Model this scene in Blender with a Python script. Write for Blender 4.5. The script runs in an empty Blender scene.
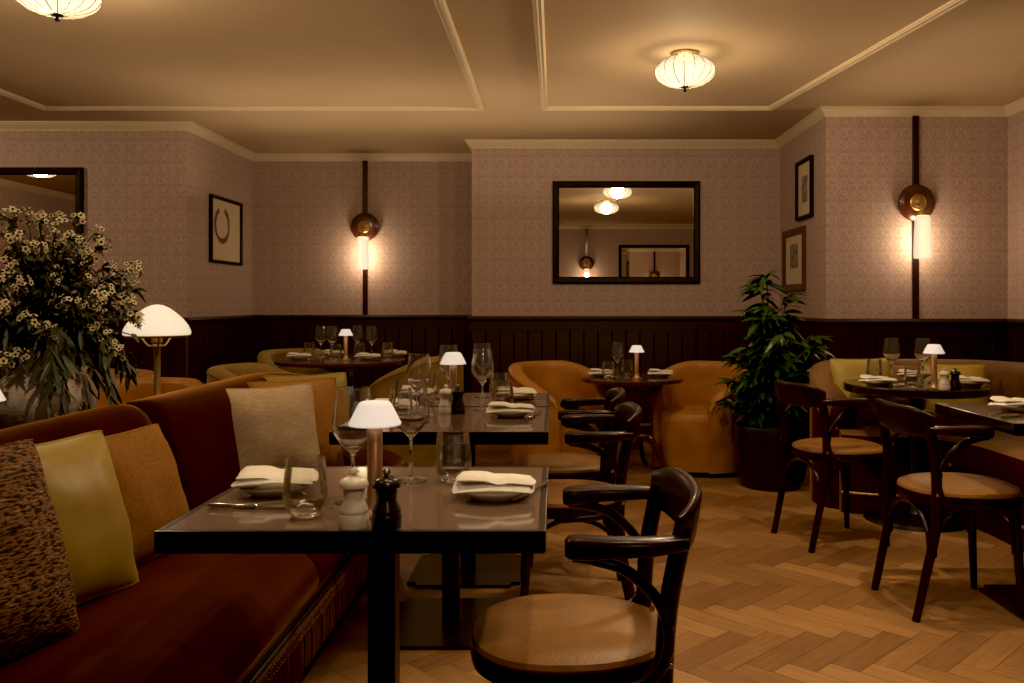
import bpy, bmesh, math, random
from mathutils import Vector, Matrix, noise
random.seed(7)
PI = math.pi
COL = bpy.context.scene.collection

# ---------------------------------------------------------------- materials
def nodes(name):
    m = bpy.data.materials.new(name); m.use_nodes = True
    nt = m.node_tree; nt.nodes.clear()
    out = nt.nodes.new('ShaderNodeOutputMaterial')
    return m, nt, out
def N(nt, t, **kw):
    n = nt.nodes.new(t)
    for k, v in kw.items():
        if k in n.inputs: n.inputs[k].default_value = v
        else: setattr(n, k, v)
    return n
def c4(c): return (c[0], c[1], c[2], 1)
def math_n(nt, op, a, b=None, c=None):
    n = nt.nodes.new('ShaderNodeMath'); n.operation = op
    for i, x in enumerate((a, b, c)):
        if x is None: continue
        if isinstance(x, (int, float)): n.inputs[i].default_value = x
        else: nt.links.new(x, n.inputs[i])
    return n.outputs[0]
def mixc(nt, f, a, b):
    n = nt.nodes.new('ShaderNodeMix'); n.data_type = 'RGBA'
    for i, x in ((0, f), (6, a), (7, b)):
        if isinstance(x, (int, float)): n.inputs[i].default_value = x
        elif isinstance(x, tuple): n.inputs[i].default_value = c4(x)
        else: nt.links.new(x, n.inputs[i])
    return n.outputs[2]
def mat(name, col, col2=None, rough=.5, metal=0, scale=8, stretch=(1,1,1), bump=0, bscale=60, coat=0, sheen=0, spec=.5, detail=4, gen='Object', srough=.35, stint=None):
    m, nt, out = nodes(name)
    p = N(nt, 'ShaderNodeBsdfPrincipled', Roughness=rough, Metallic=metal)
    p.inputs['Coat Weight'].default_value = coat; p.inputs['Coat Roughness'].default_value = .12
    p.inputs['Sheen Weight'].default_value = sheen; p.inputs['Sheen Roughness'].default_value = .35
    mxc = max(col); p.inputs['Sheen Tint'].default_value = c4(stint or [(x/mxc)**.45*.8 for x in col]); p.inputs['Sheen Roughness'].default_value = srough
    p.inputs['Specular IOR Level'].default_value = spec
    tc = N(nt, 'ShaderNodeTexCoord')
    mp = N(nt, 'ShaderNodeMapping'); mp.inputs['Scale'].default_value = stretch
    nt.links.new(tc.outputs[gen], mp.inputs['Vector'])
    nz = N(nt, 'ShaderNodeTexNoise', Scale=scale, Detail=detail)
    nt.links.new(mp.outputs[0], nz.inputs['Vector'])
    r = N(nt, 'ShaderNodeMapRange'); r.inputs['From Min'].default_value = .35; r.inputs['From Max'].default_value = .68
    nt.links.new(nz.outputs['Fac'], r.inputs['Value'])
    if col2 is None: col2 = tuple(x*.8 for x in col)
    nt.links.new(mixc(nt, r.outputs[0], tuple(col), tuple(col2)), p.inputs['Base Color'])
    if bump:
        b = N(nt, 'ShaderNodeTexNoise', Scale=bscale, Detail=3)
        nt.links.new(mp.outputs[0], b.inputs['Vector'])
        bp = N(nt, 'ShaderNodeBump', Strength=bump, Distance=.01)
        nt.links.new(b.outputs['Fac'], bp.inputs['Height']); nt.links.new(bp.outputs[0], p.inputs['Normal'])
    nt.links.new(p.outputs[0], out.inputs['Surface'])
    return m
def glow(name, col, strength, transp=0.0, edge=.0):
    m, nt, out = nodes(name)
    lw = N(nt, 'ShaderNodeLayerWeight', Blend=.4)
    tc = N(nt, 'ShaderNodeTexCoord'); nz = N(nt, 'ShaderNodeTexNoise', Scale=6, Detail=1)
    nt.links.new(tc.outputs['Object'], nz.inputs['Vector'])
    s = math_n(nt, 'MULTIPLY', math_n(nt, 'SUBTRACT', 1.0, math_n(nt, 'MULTIPLY', lw.outputs['Facing'], edge)), strength/(1-transp))
    s = math_n(nt, 'MULTIPLY', s, math_n(nt, 'MULTIPLY_ADD', nz.outputs['Fac'], .12, .94))
    e = N(nt, 'ShaderNodeEmission'); e.inputs['Color'].default_value = c4(col); nt.links.new(s, e.inputs['Strength'])
    if transp:
        t = N(nt, 'ShaderNodeBsdfTransparent'); mx = N(nt, 'ShaderNodeMixShader'); mx.inputs[0].default_value = transp
        nt.links.new(e.outputs[0], mx.inputs[1]); nt.links.new(t.outputs[0], mx.inputs[2]); nt.links.new(mx.outputs[0], out.inputs['Surface'])
    else:
        d = N(nt, 'ShaderNodeBsdfDiffuse'); d.inputs['Color'].default_value = (.5,.5,.5,1); ad = N(nt, 'ShaderNodeAddShader')
        nt.links.new(e.outputs[0], ad.inputs[0]); nt.links.new(d.outputs[0], ad.inputs[1]); nt.links.new(ad.outputs[0], out.inputs['Surface'])
    return m

def wallpaper():
    m, nt, out = nodes('damask wallpaper')
    p = N(nt, 'ShaderNodeBsdfPrincipled', Roughness=.62)
    tc = N(nt, 'ShaderNodeTexCoord'); sp = N(nt, 'ShaderNodeSeparateXYZ'); nt.links.new(tc.outputs['Object'], sp.inputs[0])
    u0 = math_n(nt, 'ADD', sp.outputs['X'], sp.outputs['Y'])
    def fr(v, per, off=0):
        return math_n(nt, 'SUBTRACT', math_n(nt, 'FRACT', math_n(nt, 'MULTIPLY_ADD', v, 1/per, off+40)), .5)
    def ring(pu, pz, ou, oz, r0, w, ax=1.0):
        a = math_n(nt, 'MULTIPLY', fr(u0, pu, ou), pu); b = math_n(nt, 'MULTIPLY', fr(sp.outputs['Z'], pz, oz), pz*ax)
        d = math_n(nt, 'SQRT', math_n(nt, 'ADD', math_n(nt, 'MULTIPLY', a, a), math_n(nt, 'MULTIPLY', b, b)))
        e = math_n(nt, 'ABSOLUTE', math_n(nt, 'SUBTRACT', d, r0))
        return math_n(nt, 'SUBTRACT', 1.0, math_n(nt, 'MINIMUM', math_n(nt, 'DIVIDE', e, w), 1.0))
    fs = [ring(.130,.088,0,0,.030,.005), ring(.130,.088,.5,.5,.030,.005), ring(.130,.088,0,0,.014,.004), ring(.065,.088,.25,.5,.009,.005),
          ring(.130,.176,.25,.2,.060,.005), ring(.0325,.044,0,0,.003,.006)]
    f = fs[0]
    for g in fs[1:]: f = math_n(nt, 'MAXIMUM', f, g)
    nz = N(nt, 'ShaderNodeTexNoise', Scale=70, Detail=4); nt.links.new(tc.outputs['Object'], nz.inputs['Vector'])
    f = math_n(nt, 'MULTIPLY', f, math_n(nt, 'MULTIPLY_ADD', nz.outputs['Fac'], 1.6, -.2))
    st = math_n(nt, 'MULTIPLY_ADD', math_n(nt, 'SINE', math_n(nt, 'MULTIPLY', sp.outputs['Z'], 2*PI/.0118)), .06, .12)
    f = math_n(nt, 'ADD', f, st)
    nt.links.new(mixc(nt, f, (.370,.260,.235), (.60,.455,.395)), p.inputs['Base Color'])
    nt.links.new(p.outputs[0], out.inputs['Surface'])
    return m

def floor_mat():
    m, nt, out = nodes('herringbone parquet')
    p = N(nt, 'ShaderNodeBsdfPrincipled', Roughness=.42); p.inputs['Specular IOR Level'].default_value = .4
    at = N(nt, 'ShaderNodeVertexColor', layer_name='tone')
    uv = N(nt, 'ShaderNodeTexCoord'); mp = N(nt, 'ShaderNodeMapping'); mp.inputs['Scale'].default_value = (2.2, 26, 1)
    nt.links.new(uv.outputs['UV'], mp.inputs['Vector'])
    nz = N(nt, 'ShaderNodeTexNoise', Scale=2.2, Detail=6); nz.inputs['Distortion'].default_value = .6
    nt.links.new(mp.outputs[0], nz.inputs['Vector'])
    c1 = mixc(nt, at.outputs['Color'], (.17,.070,.020), (.70,.38,.14))
    c2 = mixc(nt, math_n(nt, 'MULTIPLY_ADD', nz.outputs['Fac'], 1.5, -.4), (.05,.022,.009), c1)
    c3 = mixc(nt, .45, c1, c2)
    nt.links.new(c3, p.inputs['Base Color'])
    bp = N(nt, 'ShaderNodeBump', Strength=.15, Distance=.004); nt.links.new(nz.outputs['Fac'], bp.inputs['Height']); nt.links.new(bp.outputs[0], p.inputs['Normal'])
    nt.links.new(p.outputs[0], out.inputs['Surface'])
    return m

def tweed_mat():
    m, nt, out = nodes('boucle tweed')
    p = N(nt, 'ShaderNodeBsdfPrincipled', Roughness=.95)
    tc = N(nt, 'ShaderNodeTexCoord'); mp = N(nt, 'ShaderNodeMapping'); mp.inputs['Scale'].default_value = (45, 170, 170)
    nt.links.new(tc.outputs['Object'], mp.inputs['Vector'])
    mp.inputs['Scale'].default_value = (50, 50, 190)
    nz = N(nt, 'ShaderNodeTexNoise', Scale=1, Detail=2); nt.links.new(mp.outputs[0], nz.inputs['Vector'])
    cr = N(nt, 'ShaderNodeValToRGB'); e = cr.color_ramp.elements
    e[0].position = .38; e[0].color = (.012,.006,.005,1); e[1].position = .7; e[1].color = (.48,.33,.17,1)
    for pos, c in ((.45,(.10,.035,.015,1)), (.52,(.33,.16,.06,1)), (.6,(.20,.09,.035,1))):
        x = e.new(pos); x.color = c
    nt.links.new(nz.outputs['Fac'], cr.inputs[0]); nt.links.new(cr.outputs[0], p.inputs['Base Color'])
    bp = N(nt, 'ShaderNodeBump', Strength=1, Distance=.01); nt.links.new(nz.outputs['Fac'], bp.inputs['Height']); nt.links.new(bp.outputs[0], p.inputs['Normal'])
    nt.links.new(p.outputs[0], out.inputs['Surface'])
    return m
def glass_mat():
    m, nt, out = nodes('clear glass')
    tr = N(nt, 'ShaderNodeBsdfTransparent'); tr.inputs[0].default_value = (.97,.96,.94,1)
    gl = N(nt, 'ShaderNodeBsdfGlossy', Roughness=.03); gl.inputs[0].default_value = (1,.97,.9,1)
    lw = N(nt, 'ShaderNodeLayerWeight', Blend=.28)
    tc = N(nt, 'ShaderNodeTexCoord'); nz = N(nt, 'ShaderNodeTexNoise', Scale=30, Detail=1); nt.links.new(tc.outputs['Object'], nz.inputs['Vector'])
    bp = N(nt, 'ShaderNodeBump', Strength=.25, Distance=.004); nt.links.new(nz.outputs['Fac'], bp.inputs['Height']); nt.links.new(bp.outputs[0], gl.inputs['Normal'])
    f = math_n(nt, 'MINIMUM', math_n(nt, 'MULTIPLY_ADD', math_n(nt, 'POWER', lw.outputs['Facing'], 2.0), .42, .04), .8)
    f2 = math_n(nt, 'MAXIMUM', f, math_n(nt, 'MULTIPLY', lw.outputs['Fresnel'], .8))
    mx = N(nt, 'ShaderNodeMixShader'); nt.links.new(f2, mx.inputs[0]); nt.links.new(tr.outputs[0], mx.inputs[1]); nt.links.new(gl.outputs[0], mx.inputs[2])
    df = N(nt, 'ShaderNodeBsdfDiffuse'); df.inputs[0].default_value = (.8,.72,.6,1); m2 = N(nt, 'ShaderNodeMixShader')  # cream diffuse stands in for light caught along the glass edge
    nt.links.new(math_n(nt, 'MULTIPLY_ADD', math_n(nt, 'POWER', lw.outputs['Facing'], 7.0), .55, .012), m2.inputs[0])
    nt.links.new(mx.outputs[0], m2.inputs[1]); nt.links.new(df.outputs[0], m2.inputs[2])
    nt.links.new(m2.outputs[0], out.inputs['Surface'])
    return m
def solid_glass():
    m, nt, out = nodes('thick glass')
    g = N(nt, 'ShaderNodeBsdfGlass', Roughness=0.0, IOR=1.5)
    tc = N(nt, 'ShaderNodeTexCoord'); nz = N(nt, 'ShaderNodeTexNoise', Scale=40, Detail=1); nt.links.new(tc.outputs['Object'], nz.inputs['Vector'])
    bp = N(nt, 'ShaderNodeBump', Strength=.1, Distance=.002); nt.links.new(nz.outputs['Fac'], bp.inputs['Height']); nt.links.new(bp.outputs[0], g.inputs['Normal'])
    df = N(nt, 'ShaderNodeBsdfDiffuse'); df.inputs[0].default_value = (.85,.76,.62,1); lw = N(nt, 'ShaderNodeLayerWeight', Blend=.3); m2 = N(nt, 'ShaderNodeMixShader')
    nt.links.new(math_n(nt, 'MULTIPLY_ADD', math_n(nt, 'POWER', lw.outputs['Facing'], 4.0), .28, .02), m2.inputs[0])  # bright edge highlights put in as a cream diffuse mix
    nt.links.new(g.outputs[0], m2.inputs[1]); nt.links.new(df.outputs[0], m2.inputs[2])
    nt.links.new(m2.outputs[0], out.inputs['Surface'])
    return m

WP = wallpaper(); FLOOR = floor_mat(); TWEED = tweed_mat(); GLASS = glass_mat(); SGLASS = solid_glass()
CEIL = mat('cream ceiling paint', (.60,.46,.30), (.56,.43,.28), rough=.8, scale=2, spec=.1)
CROWN = mat('cream moulding paint', (.70,.58,.40), (.66,.54,.37), rough=.45, scale=3)
PANEL = mat('dark oxblood panelling', (.026,.006,.0045), (.019,.004,.003), rough=.42, scale=3, stretch=(1,1,.3))
MAHOG = mat('polished dark mahogany', (.026,.007,.004), (.012,.004,.003), rough=.30, scale=6, stretch=(3,3,.6), coat=.12, spec=.25)
MAHOG2 = mat('red mahogany', (.10,.026,.011), (.05,.014,.007), rough=.3, scale=5, stretch=(6,1,1), coat=.4)
BLACKW = mat('black stained wood', (.010,.006,.005), (.006,.004,.003), rough=.28, scale=8, coat=.3)
BLACKM = mat('black metal', (.008,.006,.006), rough=.4, scale=8)
BASEPL = mat('dark bronze base plate', (.030,.018,.013), rough=.25, metal=.3, scale=8)
TOPSTONE = mat('brown stone glass top', (.165,.105,.068), (.125,.078,.050), rough=.09, scale=260, detail=2, coat=.5, spec=.6)
TOPROUND = mat('dark red wood top', (.085,.026,.014), (.05,.016,.009), rough=.16, scale=5, stretch=(1,7,1), coat=.4)
TOPDARK = mat('dark wood top', (.022,.010,.007), (.014,.007,.005), rough=.15, scale=5, stretch=(1,7,1), coat=.4)
LEATHER = mat('tan leather', (.34,.165,.045), (.25,.112,.028), rough=.40, scale=7, bump=.12, bscale=120, spec=.45)
LEATHER2 = mat('cognac tub leather', (.50,.225,.046), (.35,.145,.026), rough=.42, scale=5, bump=.1, bscale=90, spec=.45)
BROWNV = mat('brown gold velvet', (.21,.10,.028), (.13,.055,.015), rough=.7, scale=4, sheen=.3)
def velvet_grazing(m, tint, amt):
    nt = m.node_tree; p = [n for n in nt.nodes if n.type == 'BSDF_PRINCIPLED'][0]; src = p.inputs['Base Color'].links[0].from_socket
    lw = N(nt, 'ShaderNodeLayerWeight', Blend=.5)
    nt.links.new(mixc(nt, math_n(nt, 'MULTIPLY', math_n(nt, 'POWER', lw.outputs['Facing'], 10.0), amt), src, tint), p.inputs['Base Color'])  # golden sheen at grazing angles put into the base colour
TANV = mat('tan velvet seat', (.27,.135,.04), (.19,.085,.025), rough=.65, scale=5, sheen=.25)
OLIVEV = mat('olive gold velvet', (.30,.19,.045), (.20,.12,.026), rough=.7, scale=6, sheen=.4)
VELVET = mat('rust brown velvet', (.048,.006,.001), (.032,.004,.001), rough=.8, scale=3, spec=.05, sheen=.8, srough=.22, stint=(.85,.42,.12), bump=.1, bscale=40)
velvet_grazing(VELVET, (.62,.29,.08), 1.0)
VELVETS = mat('rust brown velvet seat', (.075,.013,.003), (.045,.007,.002), rough=.8, scale=3, spec=.05, sheen=.25, srough=.3, stint=(.85,.38,.10), bump=.1, bscale=40)
VELVETL = mat('copper velvet valance', (.20,.075,.024), (.15,.05,.016), rough=.6, scale=6, sheen=.3)
PIPE = mat('dark piping', (.02,.008,.005), rough=.5)
FRINGE = mat('rust and gold bullion fringe', (.20,.085,.028), (.07,.010,.005), rough=.7, scale=60, stretch=(0,1,0))
YELLOW = mat('yellow satin', (.46,.32,.055), (.38,.26,.045), rough=.42, scale=5, sheen=.3)
MUSTARD = mat('mustard wool', (.42,.195,.034), (.29,.125,.022), rough=.9, scale=130, bump=.4, bscale=220)
LINEN = mat('beige linen', (.56,.42,.26), (.44,.32,.19), rough=.9, scale=40, stretch=(1,1,4), bump=.3, bscale=260)
YELLOWD = mat('antique gold satin', (.42,.31,.06), (.34,.24,.04), rough=.5, scale=7, sheen=.2)
OLIVEP = mat('olive yellow satin', (.36,.26,.05), (.27,.19,.03), rough=.5, scale=7, sheen=.3)
BROWNP = mat('rust satin', (.22,.10,.03), rough=.5, scale=7)
NAPKIN = mat('white linen napkin', (.80,.75,.66), (.74,.69,.60), rough=.85, scale=60, bump=.15, bscale=200)
CHINA = mat('white china', (.70,.66,.58), (.68,.64,.56), rough=.2, coat=.3)
MILLW = mat('cream painted mill', (.74,.67,.55), (.70,.63,.51), rough=.3)
MILLB = mat('black painted mill', (.014,.010,.009), rough=.22)
SILVER = mat('steel cutlery', (.62,.56,.48), rough=.2, metal=1)
KNOBM = mat('pewter knob', (.45,.40,.34), rough=.3, metal=1)
COPPER = mat('brushed copper', (.62,.36,.20), (.46,.25,.13), rough=.38, metal=.75, scale=30, stretch=(.3,.3,30))
BRASS = mat('aged brass', (.62,.42,.18), (.48,.31,.12), rough=.42, metal=.75)
FRAMEB = mat('black picture frame', (.009,.004,.003), rough=.5, spec=.2)
FRAMEW = mat('walnut picture frame', (.10,.038,.018), (.06,.022,.01), rough=.4, scale=6, stretch=(1,1,8))
PAPER = mat('aged paper', (.66,.54,.38), (.62,.50,.35), rough=.8, scale=6)
INK = mat('grey brown ink', (.07,.045,.03), (.22,.16,.10), rough=.8, scale=30)
PRINT = mat('grey print', (.12,.10,.08), (.36,.31,.24), rough=.8, scale=22)
RIB = mat('brown lamp rib', (.10,.055,.022), rough=.6)
POT = mat('black planter', (.008,.006,.005), rough=.35)
SOIL = mat('moss and soil', (.09,.065,.04), (.03,.02,.012), rough=.95, scale=50, bump=1)
LEAF = mat('glossy green leaf', (.045,.105,.018), (.018,.05,.010), rough=.32, scale=9)
LEAF2 = mat('eucalyptus leaf', (.075,.085,.034), (.030,.038,.015), rough=.5, scale=12)
STEM = mat('brown stem', (.06,.04,.02), rough=.8)
PETAL = mat('cream petal', (.80,.70,.42), (.70,.58,.32), rough=.7)
PEYE = mat('dark blossom eye', (.05,.03,.012), rough=.8)
BUD = mat('olive buds', (.11,.10,.03), (.07,.055,.018), rough=.7, scale=20)
STONE = mat('mottled stone urn', (.62,.49,.36), (.33,.24,.17), rough=.75, scale=14, bump=.6, bscale=40)
GROUT = mat('dark joint', (.07,.03,.012), rough=.7)
SH_CEIL = glow('opal pleated ceiling shade', (1.0,.80,.50), .64, .35, .35)
SH_SCON = glow('frosted opal sconce glass', (1.0,.79,.50), .80, .35, .45)
SH_TAB = glow('white acrylic lamp shade', (1.0,.84,.72), .62, 0, .3)
SH_MUSH = glow('opal mushroom shade', (1.0,.83,.58), .80, 0, .3)
nt_ = SH_CEIL.node_tree; tc_ = N(nt_, 'ShaderNodeTexCoord'); sp_ = N(nt_, 'ShaderNodeSeparateXYZ'); nt_.links.new(tc_.outputs['Object'], sp_.inputs[0])
mr_ = N(nt_, 'ShaderNodeMapRange'); nt_.links.new(sp_.outputs['Z'], mr_.inputs['Value'])
for k_, v_ in (('From Min',-.118),('From Max',-.060),('To Min',.62),('To Max',.03)): mr_.inputs[k_].default_value = v_
ms_ = [n for n in nt_.nodes if n.type == 'MIX_SHADER'][0]; em_ = [n for n in nt_.nodes if n.type == 'EMISSION'][0]
nt_.links.new(mr_.outputs[0], ms_.inputs[0])
old_ = em_.inputs['Strength'].links[0].from_socket
nt_.links.new(math_n(nt_, 'DIVIDE', old_, math_n(nt_, 'SUBTRACT', 1.0, mr_.outputs[0])), em_.inputs['Strength'])
m_, nt_, out_ = nodes('mirror glass'); g_ = N(nt_, 'ShaderNodeBsdfGlossy', Roughness=0.0); g_.inputs[0].default_value = (.80,.76,.66,1)
nt_.links.new(g_.outputs[0], out_.inputs['Surface']); MIRROR = m_

# ---------------------------------------------------------------- mesh builder
class MB:
    def __init__(s): s.bm = bmesh.new()
    def add(s, verts, faces, M=None):
        vs = [s.bm.verts.new(M @ Vector(v) if M else v) for v in verts]
        for f in faces:
            try: s.bm.faces.new([vs[i] for i in f])
            except ValueError: pass
        return s
    def box(s, x0, x1, y0, y1, z0, z1, bev=0, M=None, seg=2):
        t = bmesh.new(); r = bmesh.ops.create_cube(t, size=1)
        for v in t.verts: v.co = Vector(((x0+x1)/2+v.co.x*(x1-x0), (y0+y1)/2+v.co.y*(y1-y0), (z0+z1)/2+v.co.z*(z1-z0)))
        if bev: bmesh.ops.bevel(t, geom=list(t.edges), offset=bev, segments=seg, affect='EDGES', profile=.5)
        t.verts.index_update()
        s.add([v.co.copy() for v in t.verts], [[v.index for v in f.verts] for f in t.faces], M); t.free()
        return s
    def lathe(s, prof, n=32, M=None, flute=0, nf=0, closed=False):
        vs, fs = [], []
        for (r, z) in prof:
            for k in range(n):
                a = 2*PI*k/n; rr = r*(1+flute*math.cos(nf*a)) if r > 1e-5 else 0.00001
                vs.append((rr*math.cos(a), rr*math.sin(a), z))
        m = len(prof)
        for i in range(m-1 if not closed else m):
            j = (i+1) % m
            for k in range(n):
                l = (k+1) % n
                fs.append((i*n+k, i*n+l, j*n+l, j*n+k))
        if not closed:
            if prof[0][0] > 1e-4: fs.append(tuple(range(n-1, -1, -1)))
            if prof[-1][0] > 1e-4: fs.append(tuple((m-1)*n+k for k in range(n)))
        return s.add(vs, fs, M)
    def loft(s, rings, caps=True, closed=True, loop=False, M=None):
        n = len(rings[0]); vs = [p for r in rings for p in r]; fs = []
        m = len(rings)
        for i in range(m if loop else m-1):
            j = (i+1) % m
            for k in range(n if closed else n-1):
                l = (k+1) % n
                fs.append((i*n+k, i*n+l, j*n+l, j*n+k))
        if caps and not loop:
            fs.append(tuple(range(n-1, -1, -1))); fs.append(tuple((m-1)*n+k for k in range(n)))
        return s.add(vs, fs, M)
    def tube(s, pts, r, n=8, flat=None, M=None, caps=True, up=Vector((0,0,1))):
        pts = [Vector(p) for p in pts]; rings = []
        for i, p in enumerate(pts):
            t = (pts[min(i+1, len(pts)-1)]-pts[max(i-1, 0)]).normalized()
            u = up if abs(t.dot(up)) < .97 else Vector((0,1,0)) if abs(t.y) < .9 else Vector((1,0,0))
            a = t.cross(u).normalized(); b = a.cross(t).normalized()
            ri = r[i] if isinstance(r, (list, tuple)) else r
            fa, fb = flat if flat else (1, 1)
            rings.append([p+a*math.cos(2*PI*k/n)*ri*fa+b*math.sin(2*PI*k/n)*ri*fb for k in range(n)])
        return s.loft(rings, caps=caps, M=M)
    def obj(s, name, m, parent=None, smooth=True, angle=40):
        bmesh.ops.recalc_face_normals(s.bm, faces=list(s.bm.faces))
        me = bpy.data.meshes.new(name); s.bm.to_mesh(me); s.bm.free()
        if smooth:
            me.shade_smooth()
            me.set_sharp_from_angle(angle=math.radians(angle))
        me.materials.append(m)
        o = bpy.data.objects.new(name, me); COL.objects.link(o)
        if parent: o.parent = parent
        return o
def catmull(P, n=6, closed=False):
    P = [Vector(p) for p in P]; out = []; L = len(P)
    for i in range(L if closed else L-1):
        if closed: a, b, c, d = P[(i-1) % L], P[i], P[(i+1) % L], P[(i+2) % L]
        else: a, b, c, d = P[max(i-1, 0)], P[i], P[i+1], P[min(i+2, L-1)]
        for k in range(n):
            t = k/n
            out.append(.5*((2*b)+(c-a)*t+(2*a-5*b+4*c-d)*t*t+(3*b-a-3*c+d)*t**3))
    if not closed: out.append(P[-1])
    return out
def tag(o, label=None, cat=None, group=None, kind=None):
    if label: o['label'] = label
    if cat: o['category'] = cat
    if group: o['group'] = group
    if kind: o['kind'] = kind
    return o
def empty(name, loc, rz=0, label=None, cat=None, group=None):
    o = bpy.data.objects.new(name, None); COL.objects.link(o); o.location = loc; o.rotation_euler = (0, 0, rz); o.empty_display_size = .1
    return tag(o, label, cat, group)
def copy_tree(o, parent=None):
    kids = list(o.children)
    c = o.copy(); COL.objects.link(c); c.parent = parent
    for k in kids: copy_tree(k, c)
    return c
def place(proto, used, loc, rz=0, label=None, group=None):
    o = proto if not used else copy_tree(proto)
    used.append(1)
    o.location = loc; o.rotation_euler = (0, 0, rz)
    if label: o['label'] = label
    if group: o['group'] = group
    return o
def light(kind, loc, watts, col=(1,.72,.42), r=.05, rot=None, spot=None, blend=.6, parent=None):
    l = bpy.data.lights.new('lamp_or_fill_light', kind); l.energy = watts; l.color = col; l.shadow_soft_size = r  # serves the modelled lamps as well as added fill spots
    if spot: l.spot_size = math.radians(spot); l.spot_blend = blend
    o = bpy.data.objects.new('lamp_or_fill_light', l); COL.objects.link(o); o.location = loc
    if rot: o.rotation_euler = rot
    if parent: o.parent = parent
    return o
def struct(o): o['kind'] = 'structure'; return o

# ---------------------------------------------------------------- room
CZ, WT, DZ = 2.55, 2.60, 1.06
PATH = [(-6.2,-.70), (-6.2,6.65), (-2.815,6.65), (-2.815,8.08), (-.708,8.08), (-.708,7.4), (1.915,7.4), (1.915,6.15), (3.2,6.15), (3.2,-.70)]
NAMES = ['left', 'back_left', 'left_return', 'recess', 'centre_return', 'centre', 'right_return', 'back_right', 'right', 'front']
def outer(i, t=.12):
    L = len(PATH); p = Vector(PATH[i % L]); d1 = (p-Vector(PATH[(i-1) % L])).normalized(); d2 = (Vector(PATH[(i+1) % L])-p).normalized()
    return (p.x-(d1.y+d2.y)*t, p.y+(d1.x+d2.x)*t)
def wallq(name, i):
    a, b = PATH[i], PATH[(i+1) % len(PATH)]
    mb = MB()
    p = [(a[0],a[1]), (b[0],b[1]), outer(i+1), outer(i)]
    vs = [(x,y,0) for x,y in p]+[(x,y,WT) for x,y in p]
    mb.add(vs, [(0,1,5,4),(1,2,6,5),(2,3,7,6),(3,0,4,7),(3,2,1,0),(4,5,6,7)])
    return struct(mb.obj('wall_'+name, WP, smooth=False))
for i in range(len(PATH)):
    wallq(NAMES[i], i)
# sweep a profile (offset into room, z) around the whole room path with mitres
def sweep(name, prof, m, path=PATH, closed=True, smooth=False):
    L = len(path); rings = []
    for i in range(L):
        p = Vector(path[i]); a = Vector(path[(i-1) % L]); b = Vector(path[(i+1) % L])
        d1 = (p-a).normalized(); d2 = (b-p).normalized()
        if not closed and i == 0: d1 = d2
        if not closed and i == L-1: d2 = d1
        n1 = Vector((d1.y, -d1.x)); n2 = Vector((d2.y, -d2.x)); mt = (n1+n2); mt = mt/ (1+n1.dot(n2)) if (1+n1.dot(n2)) > .05 else n1
        rings.append([(p.x+mt.x*o, p.y+mt.y*o, z) for o, z in prof])
    return struct(MB().loft(rings, caps=not closed, loop=closed).obj(name, m, smooth=smooth))
sweep('trim_1', [(0,2.485),(.008,2.485),(.010,2.494),(.016,2.498),(.022,2.505),(.034,2.519),(.042,2.527),(.044,2.534),(.054,2.539),(.056,2.555),(0,2.555)], CROWN)
sweep('trim_2', [(0,.93),(.018,.93),(.020,1.018),(.036,1.022),(.040,1.04),(.034,1.052),(.030,1.06),(0,1.06)], PANEL)
sweep('baseboard_all', [(0,0),(.024,0),(.024,.13),(.018,.15),(0,.15)], PANEL)
# tongue and groove boards, one object per wall
for i in range(len(PATH)):
    a = Vector(PATH[i]); b = Vector(PATH[(i+1) % len(PATH)]); L = (b-a).length; d = (b-a)/L; n = Vector((d.y, -d.x))
    k = max(2, round(L/.121)); w = L/k; mb = MB(); pts = []
    for j in range(k):
        x0, x1 = j*w, (j+1)*w; g = .006
        pts += [(x0, .004), (x0+g, .012), (x1-g, .012)]
    pts.append((L, .004))
    vs = [(a.x+d.x*s+n.x*o, a.y+d.y*s+n.y*o, z) for z in (.14, .935) for s, o in pts]; m = len(pts)
    mb.add(vs, [(q, q+1, m+q+1, m+q) for q in range(m-1)])
    struct(mb.obj('trim_%d' % (i+3), PANEL, smooth=False))
# ceiling
mb = MB(); cv = [(x, y, CZ) for x, y in PATH]; mb.add(cv+[(x, y, CZ+.1) for x, y in PATH], [tuple(range(len(PATH))), tuple(range(2*len(PATH)-1, len(PATH)-1, -1))])
struct(mb.obj('ceiling', CEIL, smooth=False))
MP = [(0,CZ+.005),(0,CZ-.012),(.008,CZ-.022),(.020,CZ-.024),(.028,CZ-.016),(.040,CZ-.020),(.050,CZ-.008),(.052,CZ+.005)]
sweep('trim_20', MP, CROWN, path=[(-3.66,-.45), (-3.62,6.15), (-.498,6.15), (-.505,-.45)])
sweep('trim_21', MP, CROWN, path=[(-.11,-.45), (-.10,6.15), (1.54,6.15), (2.50,-.45)])
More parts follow.
